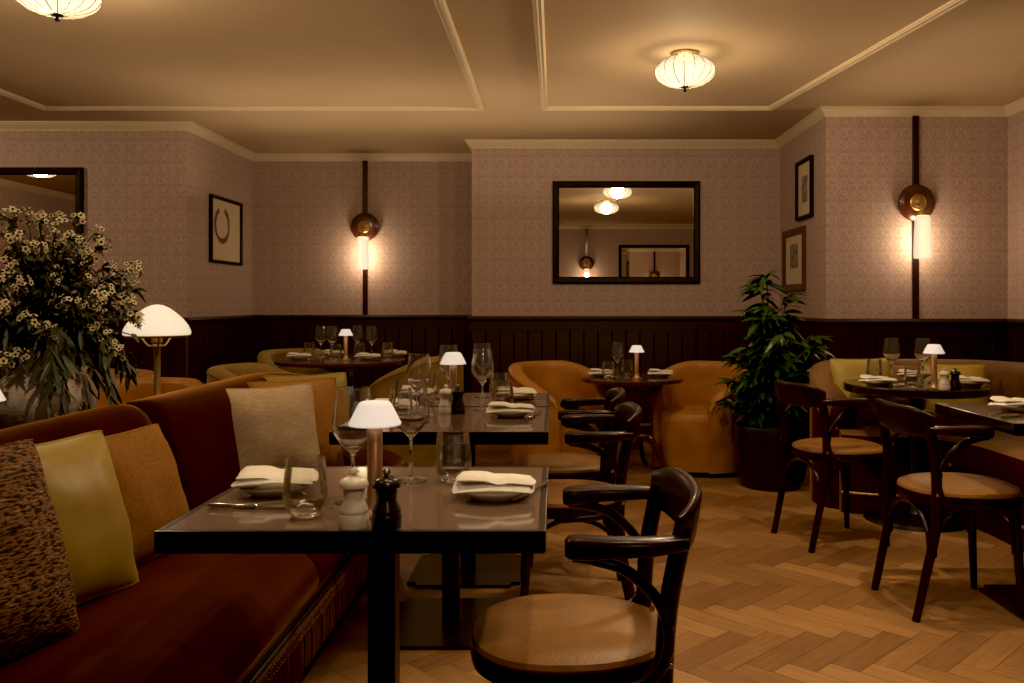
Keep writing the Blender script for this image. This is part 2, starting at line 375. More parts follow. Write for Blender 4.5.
# floor: herringbone planks
W, K = .0975, 4.6
K = 4; L = W*K
c45 = math.cos(-PI/4); s45 = math.sin(-PI/4)
bm = bmesh.new(); colr = bm.loops.layers.float_color.new('tone'); uvl = bm.loops.layers.uv.new('UVMap')
base = [bm.verts.new((x, y, -.004)) for x, y in ((-6.4,-.9),(3.4,-.9),(3.4,8.4),(-6.4,8.4))]
f = bm.faces.new(base); f.material_index = 1
def plank(i0, j0, horiz):
    cx, cy = (i0+(K if horiz else 1)/2)*W, (j0+(1 if horiz else K)/2)*W
    wx, wy = cx*c45-cy*s45, cx*s45+cy*c45
    if not (-6.5 < wx < 3.5 and -1.0 < wy < 8.5): return
    g = .0009; x0, y0 = i0*W+g, j0*W+g; x1, y1 = (i0+(K if horiz else 1))*W-g, (j0+(1 if horiz else K))*W-g
    c = [(x0,y0),(x1,y0),(x1,y1),(x0,y1)]
    vs = [bm.verts.new((x*c45-y*s45, x*s45+y*c45, 0)) for x, y in c]
    fc = bm.faces.new(vs); t = random.gauss(.60 if horiz else .34, .10); t = max(.05, min(.95, t)); off = random.random()*50  # direction-dependent reflection put into plank tone, plus random variation
    uv = [(0,0),(L,0),(L,W),(0,W)] if horiz else [(0,0),(0,W),(L,W),(L,0)]
    for lp, q in zip(fc.loops, uv):
        lp[colr] = (t, t, t, 1); lp[uvl].uv = (q[0]+off, q[1]+off)
R = 110
for j in range(-R, R):
    for i in range(-R, R):
        if (i-j) % (2*K) == 0: plank(i, j, True)
        if (j-i-1) % (2*K) == 0: plank(i, j, False)
me = bpy.data.meshes.new('floor'); bm.to_mesh(me); bm.free(); me.materials.append(FLOOR); me.materials.append(GROUT)
fl = bpy.data.objects.new('floor', me); COL.objects.link(fl); struct(fl)

# ---------------------------------------------------------------- mirrors and pictures (local: wall plane y=0, facing -y)
def frame_mb(w, h, t, dpt, M=None):
    mb = MB()
    o = [(-w/2,-h/2),(w/2,-h/2),(w/2,h/2),(-w/2,h/2)]
    prof = [(0,0),(0,-dpt),(t*.25,-dpt-.004),(t*.8,-dpt+.004),(t,-dpt+.012),(t,0)]
    rings = []
    for (x, z) in o:
        sx, sz = (1 if x < 0 else -1), (1 if z < 0 else -1)
        rings.append([(x+sx*a, b, z+sz*a) for a, b in prof])
    return mb.loft(rings, loop=True)
def mirror(x, y, rz, label):
    r = empty('wall_mirror', (x, y, 1.77), rz, label, 'mirror')
    frame_mb(1.25, .865, .055, .035).obj('frame', FRAMEB, r, smooth=False)
    MB().box(-.578,.578,-.012,-.002,-.385,.385).obj('mirror_glass', MIRROR, r, smooth=False)
mirror(.605, 7.4, 0, 'black framed rectangular mirror on the centre wall above the panelling')
mirror(-4.225, 6.65, 0, 'black framed mirror at far left, partly behind the flower arrangement')
mirror(1.755, -.70, PI, 'black framed mirror on the wall behind the camera, seen inside the centre mirror')
def picture(x, y, z, rz, w, h, t, fm, label, art):
    r = empty('framed_picture', (x, y, z), rz, label, 'picture')
    frame_mb(w, h, t, .028).obj('frame', fm, r, smooth=False)
    MB().box(-w/2+t*.7, w/2-t*.7, -.010, -.002, -h/2+t*.7, h/2-t*.7).obj('paper', PAPER, r, smooth=False)
    art(r)
def ring_art(r):
    P = []
    cx, cz = -.09, .045
    outer, inner = [], []
    for k in range(49):
        a = PI/2+.45+(2*PI-.8)*k/48
        wd = .014+.010*abs(math.sin(a*1.5+.4))
        P.append(((cx+(.150+wd)*math.cos(a), -.0115, cz+(.135+wd)*math.sin(a)), (cx+(.150-wd)*math.cos(a), -.0115, cz+(.135-wd)*math.sin(a))))
    mb = MB(); mb.add([p for q in P for p in q], [(2*i, 2*i+1, 2*i+3, 2*i+2) for i in range(48)])
    mb.obj('brush_ring', INK, r, smooth=False)
picture(-2.815, 7.42, 1.78, PI/2, .69, .555, .026, FRAMEB, 'black framed paper with a brush drawn open ring, on left return wall', ring_art)
def print_art(w, h, dz=0):
    def f(r): MB().box(-w/2, w/2, -.013, -.009, dz-h/2, dz+h/2).obj('print', PRINT, r, smooth=False)
    return f
picture(1.915, 6.635, 2.04, -PI/2, .40, .455, .03, FRAMEB, 'upper black framed small print on the right return wall', print_art(.14,.20))
picture(1.915, 6.93, 1.513, -PI/2, .60, .495, .055, FRAMEW, 'lower walnut framed small print above the potted plant', print_art(.22,.19,.03))

# ---------------------------------------------------------------- lamps
def make_ceiling():
    r = empty('ceiling_lamp', (0,0,0), 0, 'x', 'ceiling lamp', 'pleated globe ceiling lamps')
    prof = [(.055,-.018)]
    R0, H0 = .164, .082
    for k in range(1, 20):
        a = PI/2-.35-(PI-.5)*k/19
        prof.append((R0*math.cos(a)**.8 if math.cos(a) > 0 else .02, -.103+H0*math.sin(a)*(1.0 if a > 0 else 1.02)))
    prof.append((.018, -.188))
    MB().lathe(prof, 48).obj('lamp_shade', SH_CEIL, r)
    mb = MB(); nr = 18
    for k in range(nr):
        a = 2*PI*k/nr
        mb.tube([(q[0]*1.008*math.cos(a), q[0]*1.008*math.sin(a), q[1]) for q in prof], .0021, 5)
    mb.obj('rib', RIB, r)
    MB().lathe([(.0,0),(.075,0),(.078,-.008),(.07,-.016),(.055,-.022),(.0,-.022)], 32).obj('ceiling_cap', BRASS, r)
    MB().lathe([(.0,-.184),(.024,-.187),(.020,-.193),(.006,-.196),(.006,-.201),(.011,-.207),(.009,-.214),(0,-.217)], 20).obj('finial', BLACKM, r)
    return r
cl = make_ceiling(); used = []
CLW = 74
for (x, y, lb) in [(.717,4.8,'cream pleated globe ceiling lamp between the two sconces, the only whole one'),
                   (-2.06,3.6,'cream pleated globe ceiling lamp cut off by the top edge at left'),
                   (.69,3.1,'cream pleated globe ceiling lamp seen only as the lower lamp in the centre mirror'),
                   (-4.9,5.0,'cream pleated globe ceiling lamp seen only in the far left mirror')]:
    place(cl, used, (x, y, CZ), 0, lb)
    light('POINT', (x, y, CZ-.108), CLW, r=.08)
def make_sconce():
    r = empty('wall_sconce', (0,0,0), 0, 'x', 'wall lamp', 'wall sconces on dark battens')
    MB().box(-.022,.022,-.022,0,-.82,.615,.004).obj('batten', MAHOG, r, smooth=False)
    M = Matrix.Rotation(PI/2, 4, 'X')
    MB().lathe([(0,.015),(.128,.015),(.132,.024),(.128,.034),(.112,.038),(.104,.046),(.085,.050),(.05,.052),(0,.052)], 40, M=M).obj('back_plate', MAHOG2, r)
    MB().lathe([(0,.05),(.056,.05),(.058,.058),(.05,.064),(.044,.060),(.03,.064),(.028,.082),(.018,.088),(0,.09)], 28, M=M).obj('rosette', BRASS, r)
    mb = MB(); mb.tube(catmull([(0,-.075,0),(0,-.105,-.01),(0,-.125,-.045),(0,-.127,-.075)], 5), .010, 8)
    mb.lathe([(0,-.062),(.03,-.064),(.040,-.080),(.042,-.100),(0,-.10)], 20, M=Matrix.Translation((0,-.127,0)))
    mb.obj('arm', BRASS, r)
    MB().lathe([(.03,-.098),(.046,-.102),(.051,-.115),(.055,-.2),(.061,-.33),(.061,-.385),(.057,-.396),(.053,-.397)], 32, M=Matrix.Translation((0,-.127,0))).obj('lamp_shade', SH_SCON, r)
    return r
sc = make_sconce(); used = []
for (x, y, rz, lb) in [(2.545,6.15,0,'wall sconce with long white shade on the right hand wall section'),
                       (-1.76,8.08,0,'wall sconce with long white shade in the left recess'),
                       (.56,-.70,PI,'wall sconce with long white shade seen reflected in the centre mirror')]:
    place(sc, used, (x, y, 1.875), rz, lb)
    s = 1 if rz == 0 else -1
    light('POINT', (x, y-.127*s, 1.875-.21), 8.5 if x < -1 else 8.0, r=.045)
    light('POINT', (x, y-.127*s, 1.875-.33), 8.0 if x < -1 else 7.5, r=.045)

def make_table_lamp():
    r = empty('table_lamp', (0,0,0), 0, 'x', 'table lamp', 'cordless table lamps with white shades')
    MB().lathe([(0,0),(.034,0),(.034,.004),(.026,.007),(.0165,.020),(.0150,.04),(.0150,.178),(.012,.182),(0,.182)], 32).obj('base', COPPER, r)
    MB().lathe([(.0115,.176),(.0115,.186),(0,.188)], 16).obj('bulb', SH_TAB, r)
    MB().lathe([(.048,.180),(.051,.178),(.0518,.181),(.0335,.218),(.030,.2225),(.025,.2245),(0,.225),(0,.2225),(.024,.222),(.031,.216),(.048,.181)], 36).obj('lamp_shade', SH_TAB, r)
    return r
def make_glass():
    r = MB().lathe([(0,.002),(.0375,.0),(.0378,.0018),(.020,.005),(.006,.012),(.0042,.022),(.0040,.095),(.0060,.102),(.0150,.110),(.0290,.125),(.0420,.145),(.0450,.156),(.0445,.166),(.0400,.200),(.0355,.240),
        (.0345,.2405),(.0390,.200),(.0434,.166),(.0438,.156),(.0408,.146),(.0278,.1275),(.012,.1145),(0,.113)], 32)
    o = r.obj('wine_glass', SGLASS); return tag(o, 'x', 'glass', 'long stemmed wine glasses')
def make_tumbler():
    o = MB().lathe([(0,.002),(.026,.0),(.030,.004),(.040,.022),(.0435,.040),(.0430,.058),(.0375,.112),(.0365,.115),(.0355,.112),(.0412,.058),(.0415,.042),(.0375,.026),(.026,.012),(0,.011)], 32).obj('glass_tumbler', GLASS)
    o.data.materials.append(SGLASS)
    for f in o.data.polygons:
        if f.center.z < .0165: f.material_index = 1
    return tag(o, 'x', 'glass', 'stemless glass tumblers')
def make_mill(name, m, cat, grp):
    r = empty(name, (0,0,0), 0, 'x', cat, grp)
    MB().lathe([(0,0),(.0275,0),(.0280,.003),(.0280,.022),(.0262,.026),(.0275,.029),(.0265,.034),(.0200,.048),(.0185,.058),(.0205,.066),(.0205,.068),(.0185,.0695),(.019,.071),(.0265,.0745),(.0275,.080),(.024,.088),(.012,.094),(0,.096)], 32).obj('body', m, r)
    MB().lathe([(0,.094),(.004,.094),(.0045,.097),(.0085,.101),(.0085,.105),(.005,.1095),(0,.110)], 16).obj('knob', m if m is MILLW else KNOBM, r)
    return r
def make_plate():
    o = MB().lathe([(0,.004),(.045,.003),(.050,.0),(.053,.003),(.070,.013),(.083,.021),(.0835,.0225),(.070,.0165),(.050,.007),(0,.007)], 40).obj('side_plate', CHINA)
    return tag(o, 'x', 'plate', 'white side plates')
def napkin_mesh(seed):
    rd = random.Random(seed); mb = MB()
    # stacked folded layers, softly curved
    lay = [(-.078,.076,-.052,.052,0.0,0), (-.072,.078,-.046,.050,.0125,.05)]
    for li, (x0, x1, y0, y1, z, rot) in enumerate(lay):
        nx, ny = 16, 10; t = .0125
        top, bot = [], []
        for j in range(ny+1):
            for i in range(nx+1):
                u, v = i/nx, j/ny
                x, y = x0+(x1-x0)*u, y0+(y1-y0)*v
                cq = 1-.07*(abs(2*u-1)**4*abs(2*v-1)**4); x, y = x*cq, y*cq
                fold = -.006*math.exp(-((u-.46-.06*li)/.09)**2)*(li > 0)
                h = z+.006*math.sin(u*3.1+li)+.004*math.sin(v*4+li*2+seed)+fold+.007
                e = min(1, min(u, 1-u)*11, min(v, 1-v)*8); e = math.sqrt(max(0, 1-(1-e)**2))
                top.append((x, y, h+t*.6*e)); bot.append((x, y, h-t*.5*e))
        def I(i, j): return j*(nx+1)+i
        n = len(top); fs = []
        for j in range(ny):
            for i in range(nx):
                fs.append((I(i,j), I(i+1,j), I(i+1,j+1), I(i,j+1))); fs.append((n+I(i,j), n+I(i,j+1), n+I(i+1,j+1), n+I(i+1,j)))
        mb.add(top+bot, fs, Matrix.Rotation(rot, 4, 'Z') @ Matrix.Diagonal((1.14,1.14,1.1,1)))
    bmesh.ops.remove_doubles(mb.bm, verts=list(mb.bm.verts), dist=.0003)
    return mb
def make_knife():
    r = empty('dinner_knife', (0,0,0), 0, 'x', 'knife', 'steel dinner knives')
    MB().tube([(-.11,0,.006),(-.105,0,.006),(-.06,0,.006),(-.015,0,.006),(-.008,0,.006)], [.003,.0065,.0058,.0068,.004], 10, flat=(1.1,.8)).obj('handle', SILVER, r)
    mb = MB(); P = [(-.01,.004),(.02,.008),(.08,.009),(.105,.004),(.112,-.004),(.08,-.006),(-.01,-.004)]
    mb.loft([[(x,y,.0045) for x,y in P], [(x,y,.006) for x,y in P]]).obj('blade', SILVER, r, smooth=False)
    return r
def make_fork():
    mb = MB(); mb.tube(catmull([(-.10,0,.004),(-.04,0,.007),(.03,0,.010),(.045,0,.009)], 4), .003, 8, flat=(1.3,.6))
    mb.box(.043,.062,-.010,.010,.006,.009,.001)
    for k in range(4): mb.tube([(.06,-.0085+k*.0057,.0075),(.085,-.0085+k*.0057,.006),(.10,-.008+k*.0054,.009)], .0014, 5)
    o = mb.obj('dinner_fork', SILVER); return tag(o, 'x', 'fork', 'steel dinner forks')
TL = make_table_lamp(); WG = make_glass(); TB = make_tumbler()
SA = make_mill('salt_mill', MILLW, 'salt mill', 'cream salt mills'); PE = make_mill('pepper_mill', MILLB, 'pepper mill', 'black pepper mills')
PL = make_plate(); KN = make_knife(); FK = make_fork()
NK = [tag(napkin_mesh(s).obj('folded_napkin', NAPKIN), 'x', 'napkin', 'folded white napkins on plates') for s in (1, 5)]
U = {k: [] for k in 'TL WG TB SA PE PL KN FK N0 N1'.split()}
def setting(z, T, lamp=None, salt=None, pepper=None, glasses=(), tumblers=(), plates=(), knives=(), forks=(), lw=.5):
    z = z+.0005
    if lamp:
        place(TL, U['TL'], (lamp[0], lamp[1], z), 0, 'small copper table lamp with white shade on the '+T)
        light('POINT', (lamp[0]+.0, lamp[1], z+.196), lw, r=.012)
    if salt: place(SA, U['SA'], (salt[0], salt[1], z), 0, 'cream turned salt mill on the '+T)
    if pepper: place(PE, U['PE'], (pepper[0], pepper[1], z), 0, 'black turned pepper mill on the '+T)
    for x, y, d in glasses: place(WG, U['WG'], (x, y, z), random.random()*6, 'empty wine glass %s on the %s' % (d, T))
    for x, y, d in tumblers: place(TB, U['TB'], (x, y, z), random.random()*6, 'stemless tumbler %s on the %s' % (d, T))
    for x, y, rz, d in plates:
        place(PL, U['PL'], (x, y, z), 0, 'white plate under napkin %s on the %s' % (d, T))
        i = random.randint(0, 1); place(NK[i], U['N%d' % i], (x, y, z+.0165), rz, 'folded white napkin %s on the %s' % (d, T))
    for x, y, rz, d in knives: place(KN, U['KN'], (x, y, z), rz, 'steel dinner knife %s on the %s' % (d, T))
    for x, y, rz, d in forks: place(FK, U['FK'], (x, y, z), rz, 'steel dinner fork %s on the %s' % (d, T))
TZ = .75
setting(TZ, 'nearest square table', (-.357,1.725), (-.378,1.635), (-.316,1.632),
        [(-.427,1.84,'behind the salt mill'), (-.341,2.06,'with wide bowl right of the lamp')],
        [(-.492,1.715,'in front of the left plate'), (-.240,2.05,'left of the right plate')],
        [(-.615,1.92,.15,'at the banquette side'), (-.130,1.88,0,'at the chair side')],
        [(-.60,1.775,-.05,'beside the left plate'), (-.05,1.93,1.2,'behind the right plate')],
        [(-.56,1.80,.16,'beside the left plate')], lw=.55)
setting(TZ, 'middle square table', (-.403,3.44), (-.415,3.31), (-.370,3.31),
        [(-.48,3.07,'front left'), (-.285,3.42,'on its right half')],
        [(-.205,3.42,'behind the right plate'), (-.55,3.10,'beside the left plate')],
        [(-.165,3.22,0,'at the chair side'), (-.61,3.3,.1,'at the banquette side')],
        [(-.075,3.24,1.4,'right of the right plate')], [(-.55,3.2,.1,'by the left plate')])
setting(TZ, 'third square table', None, None, None,
        [(-.325,3.89,'on its right half'), (-.455,3.72,'behind the middle lamp')],
        [(-.243,3.80,'left of its right plate'), (-.50,3.86,'left of centre')],
        [(-.168,3.80,.1,'at the chair side'), (-.62,3.8,0,'at the banquette side')],
        [(-.08,3.85,.2,'right of the right plate')], [])
setting(.755, 'round recess table', (-1.52,6.32), None, None,
        [(-1.77,6.58,'leftmost'), (-1.665,6.5,'just left of the lamp'), (-1.38,6.55,'right of the lamp'), (-1.54,6.78,'directly behind the lamp')],
        [(-1.87,6.62,'far left'), (-1.60,6.35,'in front of the lamp'), (-1.27,6.60,'far right'), (-1.47,6.55,'right behind the lamp')],
        [(-1.87,6.36,.2,'at the left'), (-1.36,6.32,-.1,'at the right front'), (-1.70,6.72,.3,'at the left rear'), (-1.24,6.72,-.5,'at the right rear')], [], [], lw=.45)
setting(.66, 'low round table between tub chairs', (.55,5.86), None, None,
        [(.43,5.98,'left of the lamp')], [(.36,5.86,'front left'), (.50,6.05,'just behind the lamp')],
        [(.32,6.05,.1,'on the left'), (.73,6.02,-.1,'on the right')], [], [], lw=.45)
setting(.735, 'round booth table', (1.925,4.42), (1.955,4.365), (2.012,4.375),
        [(1.865,4.82,'on its left half'), (2.03,4.80,'near the middle')],
        [(1.83,4.98,'behind the left plate'), (1.79,4.88,'beside the left plate'), (1.82,4.43,'left of the lamp'), (1.95,4.58,'behind the lamp')],
        [(1.70,4.58,.1,'at the left'), (2.06,4.98,0,'at the rear'), (2.17,4.55,-.1,'at the right')],
        [(1.84,4.52,-.2,'left of the lamp')], [(1.88,4.62,.2,'left of the lamp')], lw=.45)
setting(TZ, 'right edge square table', None, None, None, [], [], [(1.79,3.38,.1,'at the chair side')],
        [(1.72,3.22,.5,'in front of the plate')], [(1.69,3.30,.7,'left of the plate')])

# ---------------------------------------------------------------- tables
def square_table(x0, x1, y0, y1, label, base_w=.48):
    cx, cy = (x0+x1)/2, (y0+y1)/2
    r = empty('square_table', (cx, cy, 0), 0, label, 'table', 'square tables')
    hx, hy = (x1-x0)/2, (y1-y0)/2
    mb = MB(); prof = [(0,.750),(-.0,.712),(.004,.708),(.03,.708),(.03,.747),(.012,.7505),(.002,.7505)]
    rings = [[(sx*(hx-a), sy*(hy-a), z) for a, z in prof] for sx, sy in ((-1,-1),(1,-1),(1,1),(-1,1))]
    mb.loft(rings, loop=True).obj('table_edge', BLACKW, r, smooth=False)
    MB().box(-hx+.0125, hx-.0125, -hy+.0125, hy-.0125, .722, .7500).obj('table_top', TOPSTONE, r, smooth=False)
    MB().box(-.030,.030,-.030,.030,.012,.716,.003).obj('pedestal', BLACKM, r, smooth=False)
    MB().box(-.14,.14,-.14,.14,.704,.716,.003).obj('top_bracket', BLACKM, r, smooth=False)
    t = bmesh.new(); bmesh.ops.create_cube(t, size=1)
    for v in t.verts: v.co = Vector((v.co.x*base_w, v.co.y*base_w, .007+v.co.z*.013))
    bmesh.ops.bevel(t, geom=[e for e in t.edges if abs(e.verts[0].co.z-e.verts[1].co.z) > .01], offset=.04, segments=5, affect='EDGES')
    t.verts.index_update(); mb = MB(); mb.add([v.co.copy() for v in t.verts], [[v.index for v in f.verts] for f in t.faces]); t.free()
    mb.obj('base_plate', BASEPL, r, smooth=False)
square_table(-.737,-.017,1.60,2.235,'dark square table nearest the camera with brown glossy top')
square_table(-.735,-.022,2.83,3.515,'second dark square table along the banquette, glossy brown top')
square_table(-.735,-.022,3.535,4.07,'third dark square table, pushed up behind the second along the banquette', .47)
square_table(1.594,2.33,3.02,3.65,'dark square table cut off by the right edge of the photo')
def round_table(x, y, z, rad, mt, label, legs, rot=.35, th=.034):
    r = empty('round_table', (x, y, 0), 0, label, 'table', 'round tables')
    MB().lathe([(0,z-th),(rad-.05,z-th),(rad-.008,z-th+.004),(rad,z-th+.012),(rad,z-.006),(rad-.006,z),(0,z)], 64).obj('table_top', mt, r, angle=30)
    if legs:
        MB().lathe([(0,z-.04),(.16,z-.036),(.15,z-.06),(.055,z-.10),(.045,z-.16),(.055,z-.26),(.06,.30),(.045,.2),(.05,.16),(0,.15)], 24).obj('pedestal', mt, r)
        for k in range(4):
            a = PI/4+k*PI/2+rot
            P = catmull([(.03,0,.24),(.12,0,.25),(.19,0,.15),(.24,0,.05),(.30,0,.018)], 5)
            MB().tube([(p.x*math.cos(a), p.x*math.sin(a), p.z) for p in P], [.03-.0006*i for i in range(len(P))], 10, flat=(.7,1)).obj('leg', mt, r)
    else:
        MB().lathe([(0,z-th),(.12,z-th),(.12,z-th-.012),(.038,z-th-.03),(.036,.06),(.05,.04),(.26,.022),(.27,.0),(0,0)], 40).obj('pedestal', BLACKM, r)
round_table(-1.58,6.43,.755,.475,TOPROUND,'large round red wood table in the left recess with four place settings', True, .85)
round_table(.53,6.0,.66,.355,TOPROUND,'small low round wood table between the two cognac tub chairs', True)
round_table(1.95,4.7,.735,.375,TOPDARK,'round dark table in front of the curved booth', False, 0, .048)

# ---------------------------------------------------------------- bentwood armchair: faces +Y locally
def make_chair():
    r = empty('bentwood_armchair', (0,0,0), 0, 'x', 'chair', 'dark bentwood armchairs with tan leather seats')
    def se(a, rx, ry, e=2.3):
        c, s = math.cos(a), math.sin(a)
        return (rx*math.copysign(abs(c)**(2/e), c)*(1+.08*s), ry*math.copysign(abs(s)**(2/e), s))
    n = 48
    def ring(rx, ry, z): return [(*se(2*PI*k/n, rx, ry), z) for k in range(n)]
    MB().loft([ring(.192,.198,.446), ring(.203,.209,.447), ring(.209,.215,.456), ring(.205,.211,.466), ring(.188,.194,.474), ring(.15,.155,.478), ring(.08,.08,.480), ring(.001,.001,.4805)]).obj('seat', LEATHER, r)
    rings = []
    MB().loft([ring(.200,.206,.412), ring(.209,.215,.414), ring(.212,.218,.432), ring(.210,.216,.445), ring(.196,.202,.447), ring(.188,.194,.44), ring(.188,.194,.412)], loop=True).obj('seat_ring', MAHOG, r)
    for sx in (-1, 1):
        P = catmull([(sx*.178,-.250,0), (sx*.180,-.215,.16), (sx*.186,-.180,.33), (sx*.192,-.178,.45), (sx*.200,-.186,.58), (sx*.205,-.208,.70), (sx*.204,-.216,.735)], 4)
        MB().tube(P, [.0145+.004*min(1, i/9) for i in range(len(P))], 10, flat=(1,1.05)).obj('leg', MAHOG, r)
        P = [(sx*.170,.165,0), (sx*.160,.152,.2), (sx*.152,.143,.41), (sx*.152,.143,.425)]
        MB().tube(P, [.013,.0165,.019,.019], 10).obj('leg', MAHOG, r)
        # arm board
        C = [(.220,-.222,.712,.016,.012), (.228,-.195,.712,.022,.015), (.237,-.15,.710,.026,.017), (.238,-.08,.708,.026,.019), (.232,-.045,.706,.027,.021), (.225,-.015,.705,.028,.022), (.221,.007,.704,.026,.021), (.220,.016,.703,.018,.014)]
        rings = []
        for i, (x, y, z, w, h) in enumerate(C):
            q = []
            for k in range(16):
                a = 2*PI*k/16; cc, ss = math.cos(a), math.sin(a)
                q.append((sx*(x+w*math.copysign(abs(cc)**.55, cc)), y, z-.004+h*math.copysign(abs(ss)**.55, ss)))
            rings.append(q)
        MB().loft(rings).obj('arm', MAHOG, r, angle=50)
        P = catmull([(sx*.222,.0,.683), (sx*.226,-.045,.676), (sx*.228,-.105,.655), (sx*.226,-.165,.595), (sx*.218,-.185,.52), (sx*.214,-.165,.455), (sx*.212,-.115,.425), (sx*.198,-.03,.412), (sx*.185,.05,.405)], 5)
        MB().tube(P, .0115, 10, flat=(1.1,1)).obj('arm_bow', MAHOG, r)
        mb = MB()
        for q in ((sx*.232,-.150,.585), (sx*.218,-.188,.47)):
            mb.lathe([(0,.0),(.006,.0),(.005,.003),(0,.004)], 10, M=Matrix.Translation(q) @ Matrix.Rotation(sx*PI/2, 4, 'Y'))
        mb.obj('screw_cap', BRASS, r)
    # crest rail
    rings = []
    nk = 26
    for k in range(nk+1):
        a = -1.22+2.44*k/nk; t = abs(a)/1.22
        x = .232*math.sin(a); y = -.158-.098*math.cos(a)**.8
        nx, ny = math.sin(a), -math.cos(a)
        zt = .786-.026*max(0, (t-.45)/.55)**1.5; zb = .668+.012*t
        th = .012+.004*(1-t); lean = .022
        q = []
        for m in range(20):
            b = 2*PI*m/20; cc, ss = math.cos(b), math.sin(b)
            h = (zt-zb)/2*math.copysign(abs(ss)**.5, ss); w = th*math.copysign(abs(cc)**.7, cc)
            off = w+(h/(.13))*lean
            q.append((x+nx*off, y+ny*off, (zt+zb)/2+h))
        rings.append(q)
    MB().loft(rings).obj('backrest', MAHOG, r, angle=55)
    # hoops under the seat
    for (a, b) in (((-.182,-.195),(.182,-.195)), ((-.182,-.195),(-.158,.148)), ((.182,-.195),(.158,.148)), ((-.158,.148),(.158,.148))):
        A, B = Vector(a), Vector(b); P = []
        for k in range(17):
            t = k/16; s = .5-.5*math.cos(PI*t)
            p = A.lerp(B, .04+.92*s); P.append((p.x, p.y, .235+.168*math.sin(PI*t)**.7))
        MB().tube(P, .0085, 8).obj('stretcher_hoop', MAHOG, r)
    return r
ch = make_chair(); used = []
for (x, y, rz, lb) in [(.035,1.895,PI/2,'dark bentwood armchair with tan leather seat nearest the camera'),
                       (.045,3.25,PI/2+.02,'middle bentwood armchair of the row of three, at the second square table'),
                       (.035,3.86,PI/2-.03,'farthest bentwood armchair of the row of three along the square tables'),
                       (1.565,3.39,-PI/2+.06,'bentwood armchair with tan seat pulled up to the right edge table'),
                       (1.40,4.315,-PI/2+.25,'bentwood armchair with tan seat beside the potted plant and round booth table')]:
    place(ch, used, (x, y, 0), rz, lb)

# ---------------------------------------------------------------- tub chairs: face +Y locally
def make_tub(m, name='tub_chair', grp='cognac leather tub chairs', hb=.74, ha=.52):
    r = empty(name, (0,0,0), 0, 'x', 'armchair', grp)
    rings = []; n = 40
    for k in range(n+1):
        a = (-142+284*k/n)*PI/180; t = abs(a)/(142*PI/180)
        h = hb-(hb-ha)*(max(0, t-.30)/.70)**1.5
        if t > .97: h -= .05*(t-.97)/.03
        th = .045*(1 if t < .97 else .75)
        def P(o, z): rr = .36-.045+o-(z < .2)*.012; return (rr*math.sin(a)*(.97), -rr*math.cos(a)*(1.0), z)
        q = [P(.045,.035), P(.046,.3), P(.050,h-.10), P(.046,h-.035)]
        for j in range(7):
            b = PI*j/6; q.append(P(.052*math.cos(b), h-.030+.034*math.sin(b)))
        q += [P(-.050,h-.08), P(-.042,.40), P(-.04,.035)]
        rings.append(q)
    MB().loft(rings).obj('backrest', m, r, angle=60)
    n = 40; out = []
    def sring(s, z, f=0):
        q = []
        for k in range(n):
            a = 2*PI*k/n; x, y = .285*s*math.sin(a), -.285*s*math.cos(a)
            if y > 0: y = y*1.12
            q.append((x, y+.02, z))
        return q
    MB().loft([sring(1,.04), sring(1.01,.30), sring(1.01,.36), sring(1.0,.40), sring(.96,.42), sring(.8,.432), sring(.4,.437), sring(.01,.438)]).obj('seat', m, r)
    MB().lathe([(0,0),(.30,0),(.30,.045),(0,.045)], 36).obj('plinth', BLACKM, r)
    return r
tc_ = make_tub(LEATHER2); used = []
for (x, y, rz, lb) in [(.03,6.14,-2.498,'cognac leather tub chair left of the low round table'),
                       (1.03,6.12,2.473,'cognac leather tub chair right of the low round table, next to the plant')]:
    place(tc_, used, (x, y, 0), rz, lb)
for (x, y, rz, lb) in [(-2.25,4.68,PI+.1,'tan leather tub chair directly behind the mushroom lamp stem'),
                       (-2.85,5.35,PI-.6,'tan leather tub chair mostly hidden behind the stone urn and flowers')]:
    place(tc_, used, (x, y, 0), rz, lb, 'tan tub chairs behind the banquette')
to_ = make_tub(OLIVEV, hb=.80, ha=.56, grp='olive gold tub chairs at the recess table'); used = []
for (x, y, rz, lb) in [(-1.93,6.74,-2.30,'olive gold tub chair left of the recess round table'),
                       (-1.02,6.22,PI/2-.15,'olive gold tub chair right of the recess round table, behind the wine glasses'),
                       (-1.66,5.12,-PI/2-.1,'olive gold tub chair showing only its rim above the banquette back')]:
    place(to_, used, (x, y, 0), rz, lb)

